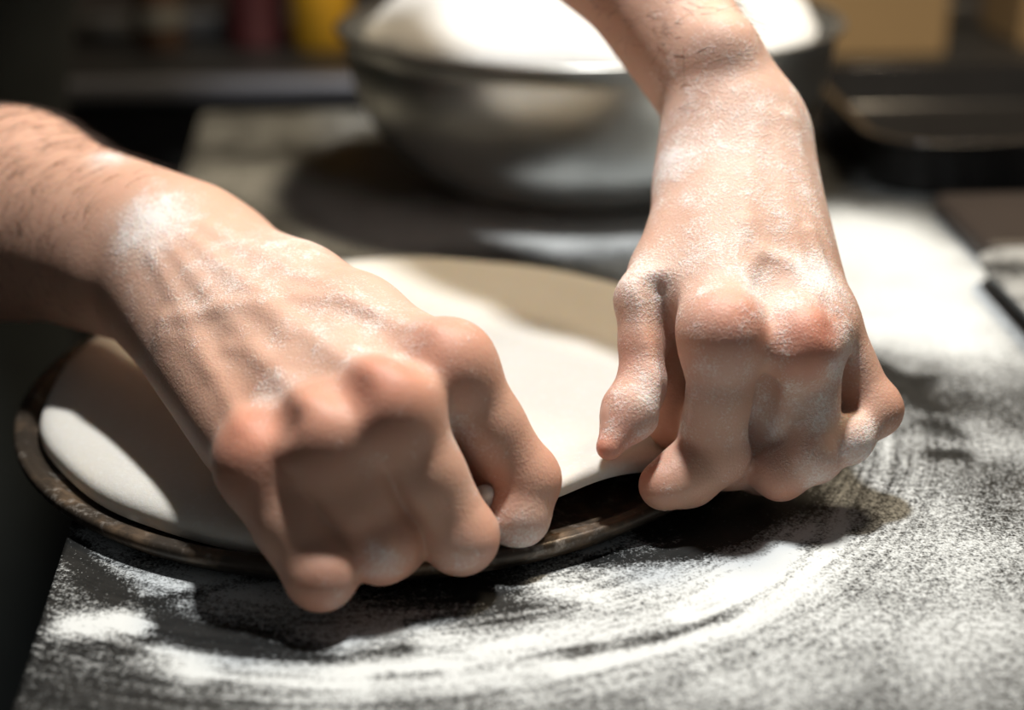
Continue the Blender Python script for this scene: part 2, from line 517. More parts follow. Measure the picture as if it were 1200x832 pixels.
# ------------------------------------------------------------------ the person
def build_hand(J, side, lo, hi, h, opt):
    """one hand and forearm as a continuous surface; returns verts, quads, redness, flour"""
    J = {k: np.array(v, float) for k, v in J.items()}
    n = np.cross(J['iM'] - J['W'], J['pM'] - J['W'])
    n = unit(n if n[2] > 0 else -n)                     # back of the hand
    lat = J['iM'] - J['pM']
    fwd = unit(J['mM'] - J['W'])
    lat = unit(lat - fwd * (lat @ fwd))                 # towards the thumb
    n = unit(n - fwd * (n @ fwd))
    F = Field(lo, hi, h)
    W, A = J['W'], J['FA']
    arm = unit(A - W)
    armlat = unit(opt.get('armlat', lat) - arm * (opt.get('armlat', lat) @ arm))
    # forearm: radius and ulna side by side, swelling towards the elbow
    for s in (-1, 1):
        p0 = W + armlat * s * opt['wl'] * opt.get('wn', 1) + fwd * .004
        p1 = W + arm * .085 + armlat * s * opt['wl'] * 1.15
        p2 = W + arm * .16 + armlat * s * opt['wl'] * 1.1
        F.cone(p0, p1, opt['wr'] * opt.get('w0', 1), opt['wr'] * opt['grow'], .02)
        F.cone(p1, p2, opt['wr'] * opt['grow'], opt['wr'] * opt['grow'] * 1.08, .02)
    # head of the ulna, a bump on the little-finger side of the wrist
    F.ball(W + arm * .012 - armlat * (opt['wl'] + opt['wr'] * .45) + n * opt['wr'] * .45, .0085, .012)
    # palm
    base = {'i': .62, 'm': .22, 'r': -.2, 'p': -.6}
    rad = {'i': (.0125, .0112), 'm': (.0125, .0112), 'r': (.012, .0105), 'p': (.0115, .0098)}
    mc0 = {}
    ps, wb = opt.get('ps', 1.0), opt.get('web', 1.0)
    for f in 'imrp':
        mc0[f] = W + lat * base[f] * opt.get('mcw', .021) * opt.get('spread', 1) + fwd * .014
        F.cone(mc0[f], J[f + 'M'] - n * .001, rad[f][0] * ps, rad[f][1] * ps - .001, .013)
        F.cone(mc0[f] - n * .008, lerp(mc0[f], J[f + 'M'], .9) - n * .007, .0125 * ps, .0095 * ps, .012)
    F.cone(W + fwd * .012, lerp(W, J['mM'], .55) - n * .004, .017 * ps, .013 * ps, .014)
    # heel of the hand and ball of the thumb
    F.cone(W - lat * .012 * opt.get('spread', 1) + fwd * .014 - n * .006, lerp(W, J['pM'], .78) - n * .008 - lat * .001, .0135 * ps, .011 * ps, .012)
    F.cone(J['tC'], J['tM'], opt.get('thenar', .0155), opt.get('thenar', .0155) * .76, .012)
    F.cone(lerp(W, J['tC'], .4), J['tC'], .016 * ps, opt.get('thenar', .0155) * .94, .014)
    # web between thumb and first finger
    F.cone(lerp(J['tC'], J['tM'], opt.get('webat', .62)), lerp(mc0['i'], J['iM'], opt.get('webat', .62)), .0085 * wb, .0095 * wb, .014 * wb)
    F.cone(lerp(J['tC'], J['tM'], .3), lerp(mc0['i'], J['iM'], .35), .010 * wb, .0105 * wb, .014 * wb)
    # fingers, each on its own chain
    fr = opt['fr']
    G = None
    red, nails = [], []
    for f in 'imrp':
        M, P, D_, T = (J[f + s] for s in ('M', 'P', 'D', 'T'))
        r = fr[f]
        pk = opt.get('pk', {}).get(f, 1.0)
        X = F.blank()
        u1, u2, u3 = unit(P - M), unit(D_ - P), unit(T - D_)
        dP = unit(u1 - u2 + 1e-4 * n) if np.linalg.norm(u1 - u2) > .12 else n
        dM = unit(n + .0 * fwd)
        perp = unit(n - u1 * (n @ u1)) if abs(n @ u1) < .95 else unit(dP - u1 * (dP @ u1))
        mid = lerp(M, P, .5)
        X.cone(M, mid, r * 1.03, r * .99, .004)
        X.cone(mid, P, r * .99, r * pk * 1.0, .004)
        X.cone(lerp(M, P, .3) - perp * r * .28, lerp(M, P, .72) - perp * r * .3, r * .8, r * .78, .006)   # pad
        X.ball(P + dP * r * .08, r * .95 * pk, .004)
        X.cone(P, D_, r * .95 * pk, r * .86 * pk, .003)
        X.ball(D_, r * .88, .003)
        X.cone(D_, T, r * .86, r * .76, .004)
        # creases over the middle joint
        cr = unit(np.cross(u1, dP))
        for s in (-.5, -.27, -.03, .2, .43):
            arc = [P + dP * r * .12 + unit(u1 + u2) * (s + .12 * math.cos(2 * ph)) * r + (dP * math.cos(ph) + cr * math.sin(ph)) * r * 1.0 for ph in (-1.0, -.5, 0, .5, 1.0)]
            X.ridge(arc, -.00030, .0006)
        if G is None:
            G = X
        else:
            G.merge(X, .0016)
        red += [(P + dP * r * .8, .0075, opt['pred']), (M + n * r * .95 + fwd * .002, .0095, opt['mred'][f])]
        if f != 'p':
            red.append((D_ + unit(u2 - u3 + 1e-3 * dP) * r * .8, .006, .5))
        nails.append((T, u3, unit(np.cross(cr, u3)), r * .76))
    F.merge(G, opt.get('knit', .010))
    # thumb
    Cc, M, I, T = (J[s] for s in ('tC', 'tM', 'tI', 'tT'))
    r = fr['t']
    X = F.blank()
    u1, u2 = unit(I - M), unit(T - I)
    X.cone(M, lerp(M, I, .5), r * 1.1, r * .93, .004)
    X.cone(lerp(M, I, .5), I, r * .93, r * 1.0, .004)
    X.cone(I, lerp(I, T, .45), r * .98, r * .98, .004)
    X.cone(lerp(I, T, .45), T, r * .97, r * opt.get('ttip', .7), .004)
    td = unit(opt['tdors'] - u2 * (opt['tdors'] @ u2))
    cr = unit(np.cross(u2, td))
    for s in (-.38, -.12, .14, .4):
        arc = [I + unit(u1 + u2) * (s + .1 * math.cos(2 * ph)) * r + (td * math.cos(ph) + cr * math.sin(ph)) * r for ph in (-1.9, -1.2, -.6, 0, .6, 1.2, 1.9)]
        X.ridge(arc, -.0005, .0009)
    F.merge(X, opt.get('tk', .007))
    red += [(I + td * r * .9, .008, .5), (T, .011, .8)]
    nails.append((lerp(T, I, .22), u2, td, r * .66))
    for p0, p1 in opt.get('back', []):
        F.cone(p0, p1, .0095, .0085, .006)
    # knuckles and the tendons that run to them
    for f in 'imrp':
        M = J[f + 'M']
        F.ball(M + n * fr[f] * .26 + fwd * .001, fr[f] * opt.get('kn', {}).get(f, .86), .010)
        line = [F.snap(lerp(W + lat * base[f] * .010 * opt.get('spread', 1) + fwd * .012, M, t), n) for t in (.12, .3, .5, .7, .88, 1.0)]
        F.ridge(line, opt.get('tendon', .0007), .0030)
    # hollows between the knuckles
    for a, b in (('i', 'm'), ('m', 'r'), ('r', 'p')):
        for t, hgt in ((1.0, opt.get('dip', .0022)), (.82, .0004)):
            c = F.snap(lerp(lerp(mc0[a], J[a + 'M'], t), lerp(mc0[b], J[b + 'M'], t), .5), n)
            F.ridge([c, c + fwd * .006], -hgt, .0050)
    # clefts between neighbouring fingers
    for a, b in (('i', 'm'), ('m', 'r'), ('r', 'p')):
        ua = unit(J[a + 'P'] - J[a + 'M'])
        pp = unit(n - ua * (n @ ua))
        ln = []
        for t in (.32, .45, .58, .72):
            ca, cb = lerp(J[a + 'M'], J[a + 'P'], t), lerp(J[b + 'M'], J[b + 'P'], t)
            wgt = fr[a] / (fr[a] + fr[b])
            ln.append(lerp(ca, cb, wgt) + pp * .005)
        F.ridge(ln, -opt.get('cleft', .0015), .0036)
    for pts, hgt, wid in opt.get('extra', []):
        F.ridge(pts, hgt, wid)
    # veins on the back of the hand
    for pts, hgt, wid in opt['veins']:
        F.ridge([F.snap(np.array(q), n) for q in pts], hgt, wid)
    # nail plates, laid on the surface
    plates = []
    for T, u, dors, r in nails:
        w = unit(np.cross(u, dors))
        dd = unit(np.cross(w, u))
        pv = []
        NU, NW = 11, 9
        for i in range(NU):
            t = i / (NU - 1)
            for j in range(NW):
                s = -1 + 2 * j / (NW - 1)
                wid = r * (.80 - .14 * (1 - t) ** 2 - .10 * t ** 3)
                q = T + u * r * (-1.15 + 1.85 * t - .22 * s * s * (t - .35)) + w * wid * s
                q = F.snap(q, dd, .012)
                rim = max(abs(s) ** 4, (2 * t - 1) ** 4)
                pv.append(q + dd * (.00022 - .0005 * rim))
        plates.append((np.array(pv), dd, NU, NW))
    v, qd = F.mesh(2)
    redv = np.zeros(len(v))
    for c, s, w in red:
        redv = np.maximum(redv, w * np.exp(-((v - c) ** 2).sum(1) / (2 * s * s)))
    fl = np.full(len(v), opt.get('flour0', .0))
    for c, s, w in opt['flour']:
        fl = np.maximum(fl, opt.get('flour0', 0) + w * np.exp(-((v - np.array(c)) ** 2).sum(1) / (2 * s * s)))
    return v, qd, redv, fl, plates, dict(n=n, lat=lat, fwd=fwd, arm=arm)


def build_person():
    skin = skin_material()
    R_, L_ = HAND['right'], HAND['left']
    parts = []
    optR = dict(wl=.0080, wn=1.1, grow=1.25, wr=.0192, mred=dict(i=.55, m=.75, r=.5, p=.75), pred=.45, tdors=np.array([0., .3, 1.]), armlat=np.array([.30, .45, .84]),
                fr=dict(i=.0092, m=.0097, r=.0098, p=.0099, t=.0100), pk=dict(p=.86, r=.95, m=.97), ps=.92, cleft=.0004,
                veins=VEINS_R, tendon=.0007,
                flour0=.02, flour=FLOUR_R)
    optL = dict(wl=.0075, grow=1.12, w0=.87, wr=.0172, mred=dict(i=.75, m=1.0, r=.0, p=.0), pred=.35, tdors=np.array([-.8, -.1, .55]), thenar=.0108, ttip=.48,
                armlat=np.array([.1, .9, -.35]), ps=.82, spread=.68, web=.5, webat=.45, extra=CLEFT_L, back=BACK_L, tk=.004, knit=.009, cleft=.0035, dip=.0013,
                fr=dict(i=.0094, m=.0085, r=.0080, p=.0074, t=.0078),
                veins=VEINS_L, tendon=.0005, kn=dict(i=.74, m=.80, r=.6, p=.5),
                flour0=.10, flour=FLOUR_L)
    h = .0008
    a = build_hand(R_, 'right', (-.285, -.225, -.006), (.03, .135, .110), h, optR)
    b = build_hand(L_, 'left', (.0, -.15, -.0045), (.145, .075, .190), h, optL)
    # the rest of the body, outside the picture: upper arms, trunk, legs, head
    B = Field((-.72, -.25, -.90), (.06, .62, .80), .005)
    def arm(J, info, opt, sh, which):
        W = np.array(J['W'])
        el = np.array(BODY[which])
        armlat = unit(opt['armlat'] - info['arm'] * (opt['armlat'] @ info['arm']))
        for s in (-1, 1):
            p1 = W + info['arm'] * .085 + armlat * s * opt['wl'] * 1.15
            p2 = el + armlat * s * opt['wl'] * 1.1
            B.cone(p1, lerp(p1, W + info['arm'] * .13 + armlat * s * opt['wl'] * 1.15, 1), opt['wr'] * opt['grow'], opt['wr'] * opt['grow'] * 1.05, .02)
            B.cone(W + info['arm'] * .13 + armlat * s * opt['wl'] * 1.15, p2, opt['wr'] * opt['grow'] * 1.05, opt['wr'] * 1.6, .02)
        B.cone(el, sh, .040, .052, .03)
        return el
    shR, shL = np.array(BODY['shR']), np.array(BODY['shL'])
    elR = arm(R_, a[5], optR, shR, 'elR')
    elL = arm(L_, b[5], optL, shL, 'elL')
    hip, chest, neck, head = (np.array(BODY[k]) for k in ('hip', 'chest', 'neck', 'head'))
    B.cone(shR, chest, .06, .11, .05)
    B.cone(shL, chest, .06, .11, .05)
    sd = unit(shL - shR)
    for s in (-1, 1):
        B.cone(hip + sd * .06 * s, chest + sd * .05 * s, .12, .125, .06)
        B.cone(hip + sd * .09 * s, hip + sd * .11 * s + np.array([0, 0, -.45]), .085, .058, .04)
        B.cone(hip + sd * .11 * s + np.array([0, 0, -.45]), hip + sd * .11 * s + np.array([-.02, 0, -.86]), .056, .04, .03)
    B.cone(neck, lerp(neck, head, .6), .058, .055, .03)
    look = unit(np.array([.55, -.35, -.45]))
    B.ball(head, .088, .03)
    B.ball(head - look * .02 + np.array([0, 0, .02]), .09, .03)
    B.cone(head + look * .03, head + look * .055 + np.array([0, 0, -.06]), .06, .04, .03)
    B.cone(head + look * .085 + np.array([0, 0, .02]), head + look * .105 + np.array([0, 0, -.012]), .008, .013, .02)
    for s in (-1, 1):
        B.ball(head + sd * .088 * s, .02, .01)
        B.ball(head + look * .085 + sd * .034 * s + np.array([0, 0, .02]), .012, .012, 'sub')
    B.cone(head + look * .092 - sd * .022 + np.array([0, 0, -.045]), head + look * .092 + sd * .022 + np.array([0, 0, -.045]), .007, .007, .01)
    bv, bq = B.mesh(2)
    # join: drop what the fine hands already cover
    cut = np.zeros(len(bv), bool)
    for J, info, tc in ((R_, a[5], .15), (L_, b[5], .092)):
        t = (bv - np.array(J['W'])) @ info['arm']
        dist = np.linalg.norm(bv - np.array(J['W']) - t[:, None] * info['arm'], axis=1)
        cut |= (t < tc) & (dist < .06)
    bq = bq[~cut[bq].any(1)]
    vs, qs, rs, fs, off = [], [], [], [], 0
    for v, q, r, f in ((a[0], a[1], a[2], a[3]), (b[0], b[1], b[2], b[3]), (bv, bq, np.zeros(len(bv)), np.full(len(bv), -.3))):
        vs.append(v); qs.append(q + off); rs.append(r); fs.append(f)
        off += len(v)
    v, q = np.concatenate(vs), np.concatenate(qs)
    used = np.zeros(len(v), bool)
    used[q.ravel()] = True
    remap = np.cumsum(used) - 1
    foot = (hip[0], hip[1], -Z0)
    person = quad_mesh('person', v[used], remap[q], skin, origin=foot)
    attr(person, 'red', np.concatenate(rs)[used])
    attr(person, 'flour', np.concatenate(fs)[used])
    tag(person, 'person with floury bare forearms pinching the edge of the dough with both hands', 'person')
    # nails
    nm = plain('fingernail', (.60, .37, .29), .4, nscale=200, amt=.08)
    for pv, dd, NU, NW in a[4] + b[4]:
        vv = list(pv - dd * .0006) + list(pv)
        ff = []
        for layer in (0, 1):
            for i in range(NU - 1):
                for j in range(NW - 1):
                    k = layer * NU * NW + i * NW + j
                    f = (k, k + 1, k + NW + 1, k + NW)
                    ff.append(f if layer else f[::-1])
        ed = [j for j in range(NW)] + [i * NW + NW - 1 for i in range(1, NU)] + [(NU - 1) * NW + j for j in range(NW - 2, -1, -1)] + [i * NW for i in range(NU - 2, 0, -1)]
        for p_, q_ in zip(ed, ed[1:] + ed[:1]):
            ff.append((q_, p_, p_ + NU * NW, q_ + NU * NW))
        mesh_obj('fingernail', vv, ff, nm, person, origin=pv[0])
    return person, a, b, elR, elL


# ------------------------------------------------------------------ clothes
def field_obj(name, F, mat, parent=None, smooth=3):
    v, q = F.mesh(smooth)
    return quad_mesh(name, v, q, mat, parent, origin=tuple(v.mean(0)))


def build_clothes(person, elR, elL):
    hip, chest, neck = (np.array(BODY[k]) for k in ('hip', 'chest', 'neck'))
    shR, shL = np.array(BODY['shR']), np.array(BODY['shL'])
    sd = unit(shL - shR)
    black = plain('black_shirt_cloth', (.02, .024, .025), .85, nscale=60, amt=.3)
    S = Field((-.74, -.27, -.12), (.08, .64, .62), .006)
    S.cone(shR, chest, .068, .118, .05)
    S.cone(shL, chest, .068, .118, .05)
    for s in (-1, 1):
        S.cone(hip + sd * .06 * s + np.array([0, 0, .0]), chest + sd * .05 * s, .128, .133, .06)
    S.cone(shR, lerp(elR, shR, .2), .068, .062, .03)
    S.cone(shL, lerp(elL, shL, .2), .068, .062, .03)
    S.cone(chest, neck, .10, .068, .05)
    field_obj('shirt', S, black, person)
    T = Field((-.78, -.20, -.90), (-.15, .55, .12), .006)
    for s in (-1, 1):
        T.cone(hip + sd * .06 * s, hip + sd * .055 * s + np.array([0, 0, .06]), .131, .130, .05)
        T.cone(hip + sd * .09 * s, hip + sd * .11 * s + np.array([0, 0, -.45]), .098, .072, .04)
        T.cone(hip + sd * .11 * s + np.array([0, 0, -.45]), hip + sd * .11 * s + np.array([-.02, 0, -.80]), .070, .062, .03)
    field_obj('trousers', T, plain('dark_trouser_cloth', (.02, .02, .022), .9, amt=.3), person)
    # apron: a front shell from chest to knee
    front = unit(np.cross(sd, np.array([0, 0, 1.0])))
    apr = plain('apron_cloth', (.016, .021, .021), .8, nscale=50, amt=.35)
    A = Field((-.70, -.22, -.55), (-.12, .60, .45), .005)
    for s in (-1, 1):
        A.cone(hip + sd * .06 * s, chest + sd * .045 * s, .142, .146, .06)
        A.cone(hip + sd * .07 * s, hip + sd * .09 * s + np.array([.0, 0, -.42]), .142, .125, .06)
    X = A.lo[0] + A.h * np.arange(A.n[0])
    Y = A.lo[1] + A.h * np.arange(A.n[1])
    Z = A.lo[2] + A.h * np.arange(A.n[2])
    ax = lerp(hip, chest, np.clip((Z - hip[2]) / (chest[2] - hip[2]), 0, 1)[:, None])
    side = (X[:, None, None] - ax[None, None, :, 0]) * front[0] + (Y[None, :, None] - ax[None, None, :, 1]) * front[1]
    A.d = np.maximum(A.d, np.maximum(-(side - .01), -(A.d + .010)))
    A.d = np.maximum(A.d, np.maximum(Z - (chest[2] + .06), -.50 - Z)[None, None, :]).astype(np.float32)
    field_obj('apron', A, apr, person, 2)
    hair = plain('dark_hair', (.02, .013, .009), .6, nscale=200, amt=.4)
    H = Field((-.60, -.10, .40), (.0, .50, .85), .004)
    head = np.array(BODY['head'])
    look = unit(np.array([.55, -.35, -.45]))
    H.ball(head - look * .03 + np.array([0, 0, .03]), .096, .03)
    H.ball(head + look * .02 + np.array([0, 0, .045]), .075, .03)
    H.ball(head + look * .085 + np.array([0, 0, -.01]), .075, .01, 'sub')
    field_obj('hair', H, hair, person)
    for s in (-1, 1):
        S2 = Field((-.75, -.25, -.91), (-.1, .60, -.80), .005)
        a = hip + sd * .11 * s
        S2.cone((a[0] - .04, a[1], -Z0 + .05), (a[0] + .15, a[1], -Z0 + .035), .045, .038, .02)
        S2.d = np.maximum(S2.d, (-Z0 + .002 - (S2.lo[2] + S2.h * np.arange(S2.n[2])))[None, None, :]).astype(np.float32)
        field_obj('shoe', S2, black, person)


def build_arm_hair(person, a, b):
    """fine dark hairs that lie along the forearms"""
    hm = plain('arm_hair', (.045, .024, .015), .6, amt=.2)
    vs, fs = [], []
    for (v, q, _, _, _, info), J, ax0, n_h, side in ((a, HAND['right'], (.0, .105), 1500, 1), (b, HAND['left'], (-.005, .09), 500, 1)):
        W = np.array(J['W'])
        t = (v - W) @ info['arm']
        sel = np.where((t > ax0[0]) & (t < ax0[1]))[0]
        # vertex normals, roughly: away from the arm's axis
        c = W + t[sel, None] * info['arm']
        nn = v[sel] - c
        nn /= np.linalg.norm(nn, axis=1)[:, None]
        keep = nn @ info['n'] > -.35
        sel, nn = sel[keep], nn[keep]
        w = np.clip((t[sel] - ax0[0]) / (ax0[1] - ax0[0]), .03, 1) ** 1.3
        pick = rng.choice(len(sel), n_h, replace=False, p=w / w.sum())
        for i in pick:
            p, n = v[sel[i]], nn[i]
            lay = unit(-info['arm'] * rng.normal(.6, .3) + np.cross(n, info['arm']) * rng.normal(-.7, .5))
            L = rng.uniform(.006, .013)
            side_ = unit(np.cross(n, lay))
            k = len(vs)
            for s in range(4):
                u = s / 3
                q_ = p + lay * L * u + n * (.0001 + .0010 * math.sin(u * 2.6))
                r = .00007 * (1.1 - u)
                for m in range(3):
                    an = m * 2.094
                    vs.append(q_ + side_ * r * math.cos(an) + n * r * math.sin(an))
            for s in range(3):
                for m in range(3):
                    fs.append((k + s * 3 + m, k + s * 3 + (m + 1) % 3, k + s * 3 + 3 + (m + 1) % 3, k + s * 3 + 3 + m))
    o = mesh_obj('arm_hair', vs, fs, hm, person, origin=vs[0])
    o['kind'] = 'stuff'


# ------------------------------------------------------------------ table, pan, dough
def build_table():
    root = empty('work_table', (.15, .05, ZF))
    tag(root, 'dark steel work table dusted with white flour under the dough pan', 'table')
    t = NT('floured_steel')
    p = t.pos()
    d = t.attr('flour')
    sw = t.attr('polar')          # distance from the pan's centre, for the wiped strokes
    an = t.attr('angle')
    cv = t.n('ShaderNodeCombineXYZ')
    t.l(t.math('MULTIPLY', sw, 300), cv.inputs[0])
    t.l(t.math('MULTIPLY', an, 2.6), cv.inputs[1])
    streak = t.noise(cv.outputs[0], 1.0, 5, .65, .4)
    cloud = t.noise(p, 38, 5, .62)
    grain = t.noise(p, 520, 3, .75)
    speck = t.noise(p, 1300, 1, .5)
    f = t.math('ADD', d, t.math('MULTIPLY', t.math('SUBTRACT', streak, .5), t.math('MULTIPLY', t.attr('wiped'), 1.5)))
    f = t.math('ADD', f, t.math('MULTIPLY', t.math('SUBTRACT', cloud, .5), .85))
    f = t.math('ADD', f, t.math('MULTIPLY', t.math('SUBTRACT', grain, .5), 1.5))
    f = t.math('ADD', f, t.math('MULTIPLY', t.math('SUBTRACT', speck, .5), 1.0))
    m = t.math('MULTIPLY', t.ramp(f, .12, .95), .95)
    loose = t.math('MULTIPLY', t.ramp(t.noise(p, 900, 2, .6), .62, .72), t.ramp(cloud, .40, .62))
    m = t.math('MAXIMUM', m, t.math('MULTIPLY', loose, .45))
    stain = t.math('ADD', t.math('MULTIPLY', t.noise(p, 26, 5, .7), .6), t.math('MULTIPLY', streak, .4))
    steel = t.mix(t.ramp(stain, .35, .7), (.008, .009, .009), (.034, .034, .032))
    rough = t.math('ADD', t.math('MULTIPLY', m, .5), .42)
    nrm = t.bump(m, .5, .0012)
    nrm = t.bump(grain, .15, .0006, nrm)
    t.set(Base_Color=t.mix(m, steel, (.66, .70, .71)), Roughness=rough, Normal=nrm,
          Metallic=t.math('SUBTRACT', .25, t.math('MULTIPLY', m, .25)))
    t.b.inputs['Specular IOR Level'].default_value = .35
    # the top: left edge runs slightly askew
    y0, y1, x1, th = -.42, .478, .62, .03
    xl = lambda y: -.1449 - .1236 * (y + .1206)
    ys = np.concatenate([np.linspace(y0, -.25, 12)[:-1], np.arange(-.25, .30, .0013), np.linspace(.30, y1, 60)])
    us = np.concatenate([np.arange(0, .46, .0013), np.linspace(.46, .80, 40)])
    us = us / us[-1]
    Yg, Ug = np.meshgrid(ys, us, indexing='ij')
    Xl = xl(Yg)
    Xg = Xl + (x1 - Xl) * Ug
    v = np.stack([Xg, Yg, np.full_like(Xg, TABLE_Z)], -1).reshape(-1, 3)
    ny, nu = Xg.shape
    i = np.arange(ny * nu).reshape(ny, nu)
    q = np.stack([i[:-1, :-1], i[:-1, 1:], i[1:, 1:], i[1:, :-1]], -1).reshape(-1, 4)
    # skirt round the edge
    loop = np.concatenate([i[0, :], i[1:, -1], i[-1, -2::-1], i[-2:0:-1, 0]])
    low = v[loop] - np.array([0, 0, th])
    n0 = len(v)
    k = np.arange(len(loop))
    k2 = (k + 1) % len(loop)
    q2 = np.stack([loop[k2], loop[k], n0 + k, n0 + k2], -1)
    vv = np.concatenate([v, low])
    o = quad_mesh('table_top', vv, np.concatenate([q, q2]), t.m, root, origin=(.15, .05, TABLE_Z))
    den = np.zeros(len(v))
    for pts, w, amt in FLOUR_SHADE_STROKES:
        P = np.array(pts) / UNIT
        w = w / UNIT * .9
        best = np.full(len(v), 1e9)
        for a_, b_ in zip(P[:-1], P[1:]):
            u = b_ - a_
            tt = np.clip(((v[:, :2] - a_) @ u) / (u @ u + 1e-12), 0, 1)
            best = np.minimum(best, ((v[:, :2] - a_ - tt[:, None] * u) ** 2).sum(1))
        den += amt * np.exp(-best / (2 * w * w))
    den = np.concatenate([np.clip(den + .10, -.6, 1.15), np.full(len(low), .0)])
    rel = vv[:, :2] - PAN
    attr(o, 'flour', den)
    attr(o, 'polar', np.linalg.norm(rel, axis=1))
    attr(o, 'angle', np.arctan2(rel[:, 0], -rel[:, 1]))
    rr = np.linalg.norm(rel, axis=1)
    attr(o, 'wiped', np.exp(-((rr - .175) / .04) ** 2) * np.clip(1.2 - vv[:, 1] * 8 - .9, .15, 1))
    leg = plain('table_leg_steel', (.05, .05, .05), .4, .8)
    for x, y in ((-.10, -.36), (.55, -.36), (-.15, .42), (.55, .42)):
        box('leg', (x - .02, y - .02, ZF), (x + .02, y + .02, TABLE_Z - th + .001), leg, root, .003)
    return root


def build_pan():
    t = NT('seasoned_iron')
    p = t.pos()
    n1 = t.noise(p, 60, 5, .65)
    n2 = t.noise(p, 420, 3, .7)
    rust = t.ramp(n1, .45, .68)
    fl = t.ramp(t.math('ADD', t.math('MULTIPLY', t.noise(p, 90, 4, .6), .7), t.math('MULTIPLY', n2, .5)), .62, .84)
    col = t.mix(rust, (.05, .039, .029), (.16, .11, .07))
    col = t.mix(t.math('MULTIPLY', fl, .55), col, (.55, .52, .48))
    mat = t.set(Base_Color=col, Roughness=.42, Metallic=.35, Normal=t.bump(n1, .3, .002))
    R = PAN_R
    prof = [(0, -.0010), (.118, -.0010), (.129, -.0008), (.1325, .0008), (.1345, .0028), (.1362, .0034), (.1372, .0030),
            (.1380, .0032), (R - .0008, .0030), (R, .0018), (R, .0002), (R - .0008, -.0012), (R - .002, -.0018),
            (R - .0036, -.0040), (R - .006, -.0058), (.120, -.006), (0, -.006)]
    o = lathe('pizza_pan', prof, mat, (PAN[0], PAN[1], 0), n=200)
    tag(o, 'round dark iron pizza pan with a raised rim lying under the dough', 'pan')


def build_dough():
    t = NT('raw_dough')
    p = t.pos()
    nz = t.noise(p, 40, 4, .6)
    dust = t.noise(p, 500, 3, .7)
    col = t.mix(nz, (.64, .615, .55), (.69, .665, .61))
    col = t.mix(t.ramp(dust, .5, .75), col, (.71, .70, .665))
    nrm = t.bump(nz, .12, .004)
    nrm = t.bump(dust, .2, .0007, nrm)
    mat = t.set(Base_Color=col, Roughness=.7, Normal=nrm, Subsurface_Weight=.25, Subsurface_Scale=.006)
    t.b.inputs['Subsurface Radius'].default_value = (1.0, .7, .4)
    nth = 260
    pin = [(np.array(c), a, s) for c, a, s in PINCH]
    top = [0, .2, .4, .55, .66, .75, .82, .875, .915, .945, .965, .982, .993, 1.0]
    v, f = [], []
    ring = []
    for k in range(nth):
        a = 2 * math.pi * k / nth
        ca, sa = math.cos(a), math.sin(a)
        Rd = .1305 + .0010 * math.sin(3 * a + 1) + .0007 * math.sin(7 * a + 2) + .0005 * math.sin(13 * a)
        edge = PAN + Rd * np.array([ca, sa])
        thin = 0
        for c, am, s in pin:
            g = math.exp(-((edge - c) ** 2).sum() / (2 * (s * 1.2) ** 2))
            thin += g
        Rd -= .004 * min(thin, 1.2)
        thick = .0085 + .0006 * math.sin(5 * a) - .0022 * min(thin, 1.2)
        col_ = []
        def lift(xy):
            z = 0
            for c, am, s in pin:
                z += am * math.exp(-((xy - c) ** 2).sum() / (2 * s * s))
            return z
        for u in top:
            r = Rd * u
            xy = PAN + r * np.array([ca, sa])
            e = max(0, (r - (Rd - thick * .75)) / (thick * .75))
            hh = thick * (.55 + .45 * math.sqrt(max(0, 1 - e * e)))
            hh += .0014 * math.exp(-((u - .9) / .07) ** 2)
            col_.append((xy[0], xy[1], .0002 + hh + lift(xy)))
        for u in (.997, .985, .96, .9, .75, .4, 0):
            r = Rd * u
            xy = PAN + r * np.array([ca, sa])
            e = max(0, (u - .96) / .04)
            col_.append((xy[0], xy[1], -.0006 + thick * .28 * e * e + lift(xy) * (1 if u > .8 else u / .8)))
        ring.append(col_)
    m = len(ring[0])
    for c_ in ring:
        v += c_
    for k in range(nth):
        k2 = (k + 1) % nth
        for i in range(m - 1):
            f.append((k * m + i, k * m + i + 1, k2 * m + i + 1, k2 * m + i))
    o = mesh_obj('pizza_dough', v, f, mat, origin=(PAN[0], PAN[1], 0))
    bm = bmesh.new()
    bm.from_mesh(o.data)
    bmesh.ops.remove_doubles(bm, verts=bm.verts, dist=1e-5)
    bmesh.ops.recalc_face_normals(bm, faces=bm.faces)
    bm.to_mesh(o.data)
    bm.free()
    # folds of the pinched edge that squeeze up between two fingers
    for c_, r_ in (((-.0141, -.1262, .0240), .0023), ((-.0085, -.1385, .0172), .0024)):
        Fd = Field(np.array(c_) - .009, np.array(c_) + .009, .0004)
        Fd.cone(c_, np.array(c_) + np.array([.0008, .0014, -.004]), r_, r_ * 1.1, .002)
        Fd.ball(np.array(c_) + np.array([.0012, 0, .0008]), r_ * .7, .002)
        vv, qq = Fd.mesh(2)
        keep = LAY[0]
        LAY[0] = 1.0
        quad_mesh('pinched_fold', vv, qq, mat, o, origin=c_)
        LAY[0] = keep
    tag(o, 'round flat disc of pale raw dough on the dark pan, edge pinched up', 'dough')
    return o


